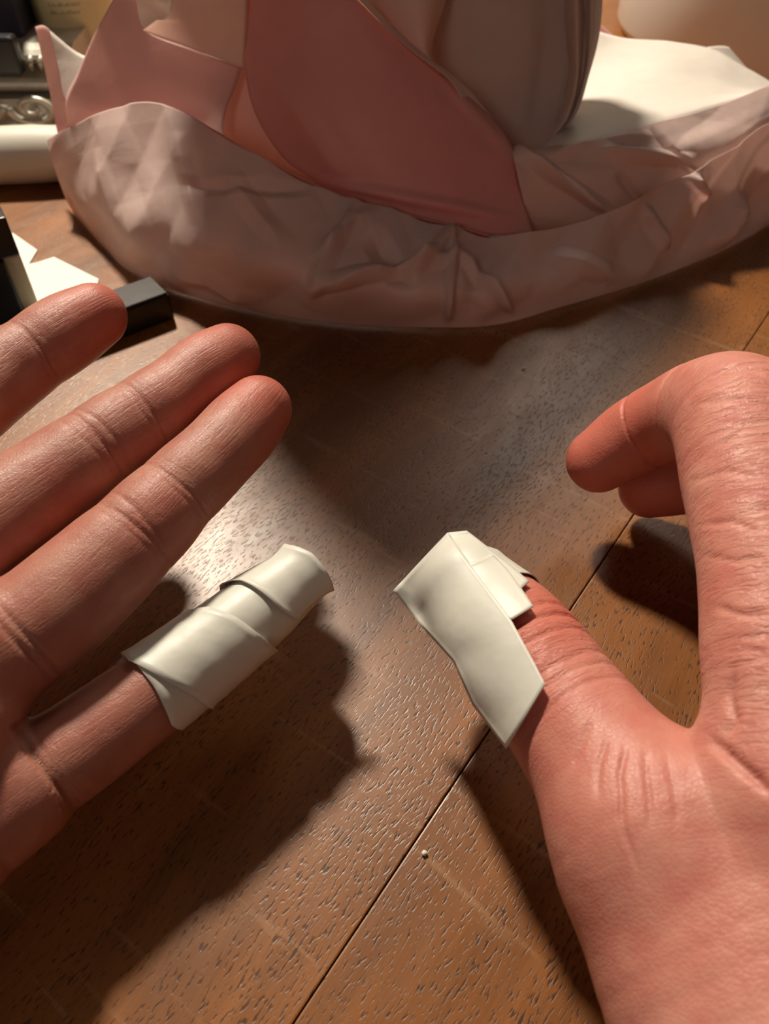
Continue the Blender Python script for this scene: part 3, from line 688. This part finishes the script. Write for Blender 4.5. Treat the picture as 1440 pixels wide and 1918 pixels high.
sheet('paper_flap', [[(330, -150, .330), (400, -170, .328), (463, -190, .328)], [(318, 18, .322), (390, 10, .322), (463, 0, .322)], [(292, 38, .323), (375, 55, .321), (460, 75, .320)], [(268, 56, .325), (362, 92, .321), (458, 131, .319)]], M_PAPER_B, 24, 24, .0006, 26)
# broad pink panel
sheet('paper_panel', [[(466, -80, .330), (560, -90, .316), (600, -60, .312), (640, -30, .312)], [(460, 20, .325), (560, 10, .308), (640, 5, .305), (672, 2, .305)], [(458, 120, .318), (570, 115, .300), (690, 100, .297), (768, 96, .300)], [(478, 212, .310), (600, 215, .290), (760, 200, .288), (888, 192, .297)], [(528, 294, .300), (650, 300, .282), (810, 295, .281), (955, 265, .294)], [(600, 348, .288), (700, 362, .277), (830, 378, .274), (972, 345, .287)], [(660, 400, .278), (740, 420, .273), (860, 440, .271), (1000, 440, .277)]],
      M_PAPER_P, 60, 60, .0006, 31, ((500, 120, 640, 330, 30, .002), (640, 345, 930, 405, 16, .003), (840, 165, 960, 290, 14, .0015)))
# folded cream edge of the panel
sheet('paper_fold', [[(660, -12, .3040), (672, -16, .306)], [(742, 70, .2985), (754, 68, .302)], [(838, 146, .2955), (866, 158, .301)], [(880, 220, .2935), (935, 235, .300)], [(915, 262, .2925), (958, 272, .297)], [(958, 300, .2905), (966, 300, .295)]], M_PAPER, 40, 10, .0004, 32)
# roll on the right, with the lit sheet behind it
sheet('paper_fold', [[(955, 285, .294), (1020, 276, .301), (1085, 264, .306), (1170, 246, .312), (1260, 220, .322), (1360, 190, .336), (1470, 152, .354)],
                     [(962, 300, .288), (1020, 288, .294), (1090, 284, .299), (1190, 268, .306), (1270, 248, .316), (1360, 216, .330), (1470, 174, .348)],
                     [(975, 352, .283), (1045, 336, .288), (1130, 326, .293), (1220, 302, .301), (1290, 276, .311), (1370, 242, .325), (1470, 195, .343)],
                     [(990, 412, .283), (1070, 406, .287), (1145, 391, .292), (1225, 352, .300), (1300, 311, .310), (1380, 270, .323), (1470, 208, .341)],
                     [(1000, 450, .290), (1080, 436, .294), (1150, 414, .300), (1230, 374, .308), (1310, 330, .318), (1390, 288, .331), (1480, 226, .348)]],
      M_PAPER, 70, 150, .0016, 41, ((975, 290, 1140, 395, 16, .006), (1100, 290, 1280, 300, 16, .005), (1230, 255, 1310, 335, 10, -.004), (1160, 330, 1200, 380, 14, -.003), (1040, 290, 1200, 262, 14, .004)))
sheet('paper_panel', [[(1118, 58, .425), (1180, 74, .425), (1260, 80, .42), (1340, 92, .41), (1400, 128, .40), (1470, 170, .39)],
                      [(1095, 140, .395), (1170, 128, .39), (1250, 122, .388), (1330, 138, .384), (1390, 160, .38), (1470, 180, .38)],
                      [(1078, 205, .352), (1150, 186, .352), (1240, 178, .352), (1330, 172, .356), (1390, 172, .362), (1470, 176, .37)],
                      [(1015, 280, .306), (1090, 265, .310), (1180, 246, .316), (1270, 220, .326), (1370, 190, .340), (1480, 154, .358)],
                      [(1015, 330, .312), (1090, 312, .316), (1180, 290, .322), (1270, 262, .332), (1370, 236, .345), (1480, 200, .362)]], M_PAPER_W, 50, 60, .0006, 42)
sheet('paper_flap', [[(1105, 30, .44), (1135, 55, .44), (1160, 78, .44)], [(1110, 80, .43), (1140, 90, .43), (1170, 100, .43)]], M_PAPER_P, 8, 8, .0, 43)
sheet('paper_flap', [[(1325, 88, .425), (1350, 86, .425), (1364, 88, .425)], [(1330, 110, .42), (1370, 112, .42), (1400, 130, .42)]], M_PAPER_W, 8, 8, .0, 44)
# tall wrapped core
rings = [(.018, .056, .010, .010), (.030, .060, .016, .013), (.040, .050, .0285, .020), (.052, .046, .034, .026), (.066, .043, .039, .032), (.085, .036, .045, .036), (.12, .002, .072, .044), (.16, -.026, .078, .046), (.20, -.048, .066, .042), (.24, -.068, .044, .034), (.262, -.078, .022, .02), (.27, -.08, .004, .004)]
RG = catmull(rings, 70); nv = 150; a = np.linspace(0, 2*math.pi, nv, endpoint=False); G = []
for (z, cx, rx, ry) in RG:
    m1 = np.clip(.6+.6*np.sin(a*2+1.0+z*9), 0, 1); m2 = np.clip(.5+.7*np.sin(a*3-2.2-z*14), 0, 1)
    k = 1+np.clip((z-.02)*30, 0, 1)*(.17*(tri(a*4/math.pi+z*5+.3)-.5)*m1+.15*(tri(a*9/math.pi-z*9+.7)-.5)*m2)+.02*np.sin(a*3+z*20)
    G.append(np.stack([cx+rx*k*np.cos(a), .325+ry+ry*k*np.sin(a), np.full(nv, z)+.004*np.sin(a*5)*np.clip((z-.3)*20, 0, 1)], -1))
grid_mesh('paper_core', np.array(G), M_PAPER_C, bundle, .0003, True)
# lighter pleats on the left of the core
sheet('paper_fold', [[(668, -60, .322), (730, -60, .312), (790, -60, .310), (842, -60, .320)], [(690, 10, .318), (740, 10, .309), (795, 10, .307), (834, 0, .318)], [(730, 60, .312), (760, 60, .306), (795, 60, .305), (812, 62, .314)], [(775, 105, .305), (790, 100, .303), (800, 100, .303), (806, 108, .310)], [(820, 140, .304), (822, 138, .303), (826, 136, .303), (830, 134, .305)]], M_PAPER, 40, 40, .0008, 51)
sheet('paper_fold', [[(1056, -60, .328), (1078, -60, .317), (1094, -60, .326), (1112, -60, .319), (1132, -60, .338)], [(1062, 70, .327), (1080, 75, .317), (1094, 78, .325), (1108, 75, .320), (1120, 70, .336)], [(1064, 150, .326), (1078, 155, .318), (1086, 158, .325), (1094, 155, .321), (1100, 150, .334)], [(1050, 215, .325), (1060, 220, .319), (1066, 222, .323), (1072, 220, .321), (1078, 214, .330)], [(1024, 262, .322), (1030, 264, .319), (1034, 264, .320), (1038, 262, .320), (1042, 258, .324)]], M_PAPER_C, 50, 50, .0005, 52)
# back of the wrap, closing the ring behind
G = []
for z, rr in ((.001, .160), (.008, .168), (.014, .170), (.019, .166)):
    a = np.linspace(-0.35, math.pi+0.35, 120)
    k = 1+.03*(tri(a*6+z*20)-.5)+.02*(tri(a*11.3)-.5)
    G.append(np.stack([.012+rr*.88*k*np.cos(a), .40+rr*.55*k*np.sin(a), np.full(120, z)], -1))
grid_mesh('paper_wrap', np.array(G), M_PAPER, bundle, .0003)

# ------------------------------------------------------------------ things on the table
# white vase
vase = lathe('vase', [(.092, 0), (.1005, .002), (.103, .007), (.105, .06), (.106, .14), (.104, .21), (.098, .25), (.092, .265), (.093, .275), (.088, .275), (.087, .262), (.098, .21), (.098, .03), (.02, .01)], M_WHITE, None, 96, Matrix.Translation((0.258, 0.578, 0.0)))
tag(vase, 'smooth white ceramic vase standing behind the paper bundle', 'vase')

# cream bottle with two lines of small print
bl = PY(140, 30, .475)
bx, by = bl[0], .475
bot_ = tag(empty('lotion_bottle', (bx, by, 0)), 'cream yellow plastic bottle with small grey print behind the paper', 'bottle')
prof = [(.017, 0), (.0185, .001), (.0195, .01), (.0215, .05), (.0225, .09), (.0215, .105), (.015, .113), (.010, .116), (.010, .130), (.0085, .131)]
lathe('body', prof, M_CREAM, bot_, 48, Matrix.Translation((bx, by, 0)))
lathe('cap', [(.0112, .1165), (.0118, .118), (.0118, .14), (.011, .141)], M_WHITE, bot_, 32, Matrix.Translation((bx, by, 0)))
def bottle_text(py, x0, x1, hgt, seed):
    g = random.Random(seed); vs, fs = [], []
    x = x0
    while x < x1:
        wd = g.uniform(2.0, 4.2); hh = hgt*g.choice((1, 1, .62, .62, .62)); y1 = py+hgt*.5; y0 = y1-hh+(g.choice((0, 0, 0, 2)))
        kind = g.choice('oilnt')
        bars = {'i': [(x, y0, x+1.3, y1)], 'l': [(x, y0, x+1.3, y1)], 'o': [(x, y0, x+1.2, y1), (x+wd-1, y0, x+wd, y1), (x, y0, x+wd, y0+1.2), (x, y1-1.2, x+wd, y1)], 'n': [(x, y0, x+1.2, y1), (x+wd-1, y0+1, x+wd, y1), (x, y0, x+wd-1, y0+1.2)], 't': [(x+1, y0-1, x+2.2, y1), (x, y0+1, x+3.2, y0+2)]}[kind]
        for (a0, b0, a1, b1) in bars:
            q = []
            for (px, qy) in ((a0, b0), (a1, b0), (a1, b1), (a0, b1)):
                p = PY(px, qy, by-.0215); ang = max(-1.2, min(1.2, (p[0]-bx)/.0225)); rr = float(np.interp(p[2], [pz for _, pz in prof], [r for r, _ in prof]))+.00012
                q.append((bx+rr*math.sin(ang), by-rr*math.cos(ang), p[2]))
            i = len(vs); vs += q; fs.append((i, i+1, i+2, i+3))
        x += (1.3 if kind in 'il' else wd)+1.2
    return link('print', mesh_from('print', vs, fs), M_INK, bot_, False)
bottle_text(9, 90, 151, 7, 1); bottle_text(24, 94, 148, 7, 2); bottle_text(65, 132, 156, 6, 3)

# ornate pewter box with scrolls, a navy box on top
ox = empty('ornate_box', (-0.215, 0.430, 0)); tag(ox, 'tarnished silver ornate box with a scroll and fluted moulding', 'ornate box')
def moulding(name, prof, x0, x1, y, mat, parent):
    vs, fs = [], []; m = len(prof)
    for x in (x0, x1):
        for (dy, z) in prof: vs.append((x, y+dy, z))
    for i in range(m-1): fs.append((i, i+1, m+i+1, m+i))
    fs.append(tuple(range(m))[::-1]); fs.append(tuple(range(m, 2*m)))
    o = link(name, mesh_from(name, vs, fs), mat, parent, False)
    return o
X0, X1 = -.29, -.155
c = [(.05, 0)]+[(-.012+.006*(1-math.cos(t))*.5, .001+.017*t/math.pi) for t in np.linspace(0, math.pi, 9)]+[(.05, .018)]
moulding('base_moulding', c, X0, X1, .425, M_PEWTER, ox)
c = [(.05, .018)]+[(.000+.010*math.sin(t)*-1+.004, .018+.012*t/math.pi) for t in np.linspace(0, math.pi, 9)]+[(.05, .030)]
moulding('body', c, X0, X1, .425, M_PEWTER, ox)
c = [(.05, .030)]+[(.006-.008*math.sin(t), .030+.010*t/math.pi) for t in np.linspace(0, math.pi, 7)]+[(.05, .040)]
moulding('lid', c, X0, X1, .425, M_PEWTER, ox)
for k in range(26):
    x = X0+.004+k*.005
    tube('flute', [(x, .4235, .0305), (x+.0006, .4215, .0335), (x+.0012, .4235, .0365)], [.0010, .0016, .0010], M_PEWTER, ox, 6)
def scroll(cx, cz, sgn, r0, turns):
    pts, rad = [], []
    for t in np.linspace(0, 1, 46):
        a = t*turns*2*math.pi; r = r0*(1-t*.86); pts.append((cx+sgn*r*math.cos(a), .4095, cz-r*.62*math.sin(a))); rad.append(.0022*(1-.45*t))
    return tube('scroll', pts, rad, M_PEWTER, ox, 8)
sc_ = PY(62, 205, .4095); scroll(sc_[0], sc_[2], -1, .0125, 1.6)
sc_ = PY(-40, 200, .4095); scroll(sc_[0], sc_[2], 1, .0125, 1.6)
q = PY(4, 104, .412); bevel_box('clasp', (.022, .008, .017), Vector((q[0]-.003, .413, q[2])), 0, M_BLACK, ox, .002, 3)
nb = bevel_box('jewellery_box', (.11, .055, .03), Vector((-.2375, .462, .0552)), 0.06, M_NAVY, None, .0015, 3)
tag(nb, 'dark navy box sitting on top of the silver ornate box', 'box')

# candle lying down
cc0, cc1 = PY(-120, 338, .362), PY(190, 318, .380)
Mx = Matrix.Translation((cc0[0], .362, .0126)) @ Matrix.Rotation(math.radians(6), 4, 'Z') @ Matrix.Rotation(math.pi/2, 4, 'Y')
cnd = lathe('candle', [(.010, 0), (.0118, .0012), (.0124, .004), (.0126, .05), (.0118, .062), (.0118, .066), (.0124, .072), (.0124, .098), (.0112, .1005), (.004, .101)], M_CANDLE, None, 40, Mx)
tag(cnd, 'pale off white round candle lying on its side beside the paper', 'candle')

# stacked black boxes with a beige carton between
BA = math.radians(29); bu = Vector((math.cos(BA), math.sin(BA), 0)); bv = Vector((-math.sin(BA), math.cos(BA), 0))
def corner_box(name, corner, size, z0, mat, label, cat):     # box whose right-hand corner stands at a given spot
    cxy = Vector((corner[0], corner[1], 0))-bu*size[0]*.5+bv*size[1]*.5
    return tag(bevel_box(name, size, cxy+Vector((0, 0, z0+size[2]/2)), BA, mat, None, .0007, 2), label, cat)
corner_box('black_box', (-.1356, .251), (.06, .040, .0243), .0002, M_BLACK, 'lower black box of the stack at the left edge, flat on the table', 'box')
corner_box('black_box', (-.1310, .255), (.06, .045, .0145), .0248, M_BLACK, 'upper black box lying across the lower black box at the left edge', 'box')
corner_box('beige_carton', (-.1322, .2572), (.0060, .012, .0240), .0003, M_BEIGE, 'small beige carton tucked under the upper black box', 'carton')

# white cards
def card(name, pix, z, mat, label):
    vs = [PZ(a, b, z) for a, b in pix]; n = len(vs)
    V2 = [tuple(v) for v in vs]+[(v[0], v[1], v[2]-.0005) for v in vs]
    fs = [tuple(range(n)), tuple(range(2*n-1, n-1, -1))]+[(i, n+i, n+(i+1) % n, (i+1) % n) for i in range(n)]
    return tag(link(name, mesh_from(name, V2, fs), mat, None, False), label, 'card')
card('white_card', [(66, 492), (101, 481), (184, 522), (170, 640), (60, 700), (-60, 640), (20, 500)], .0012, M_CARD, 'white card lying flat behind the index fingertip')
card('white_card', [(24, 436), (70, 468), (54, 494), (-40, 520), (-60, 460)], .0006, M_CARD, 'white card corner beside the black boxes')

# flat black case with grey top
q = PZ(328, 597, 0.0)
fc_ = tag(empty('flat_case', (q[0], q[1], 0)), 'flat black case with a dull grey top behind the fingers', 'case')
ra = math.radians(37); cu = Vector((math.cos(ra), math.sin(ra), 0)); cv = Vector((-math.sin(ra), math.cos(ra), 0))
cc = Vector((q[0], q[1], 0))-cu*.028+cv*.0075
bevel_box('base', (.056, .015, .0105), cc+Vector((0, 0, .00535)), ra, M_BLACK, fc_, .0008, 2)
bevel_box('lid', (.055, .014, .0008), cc+Vector((0, 0, .0110)), ra, M_GREYTOP, fc_, .0003, 1)

# crumbs
for (a, b, r) in ((795, 1598, .0006), (980, 690, .0005)):
    p = PZ(a, b, r*.8); bm = bmesh.new(); bmesh.ops.create_icosphere(bm, subdivisions=2, radius=r)
    for v in bm.verts: v.co *= random.uniform(.75, 1.15)
    me = bpy.data.meshes.new('crumb'); bm.to_mesh(me); bm.free()
    o = link('crumb', me, M_CARD); o.location = p
    tag(o, 'tiny white crumb near the table seam below the thumb' if b > 1000 else 'tiny pale crumb on the dark table in front of the paper', 'crumb')
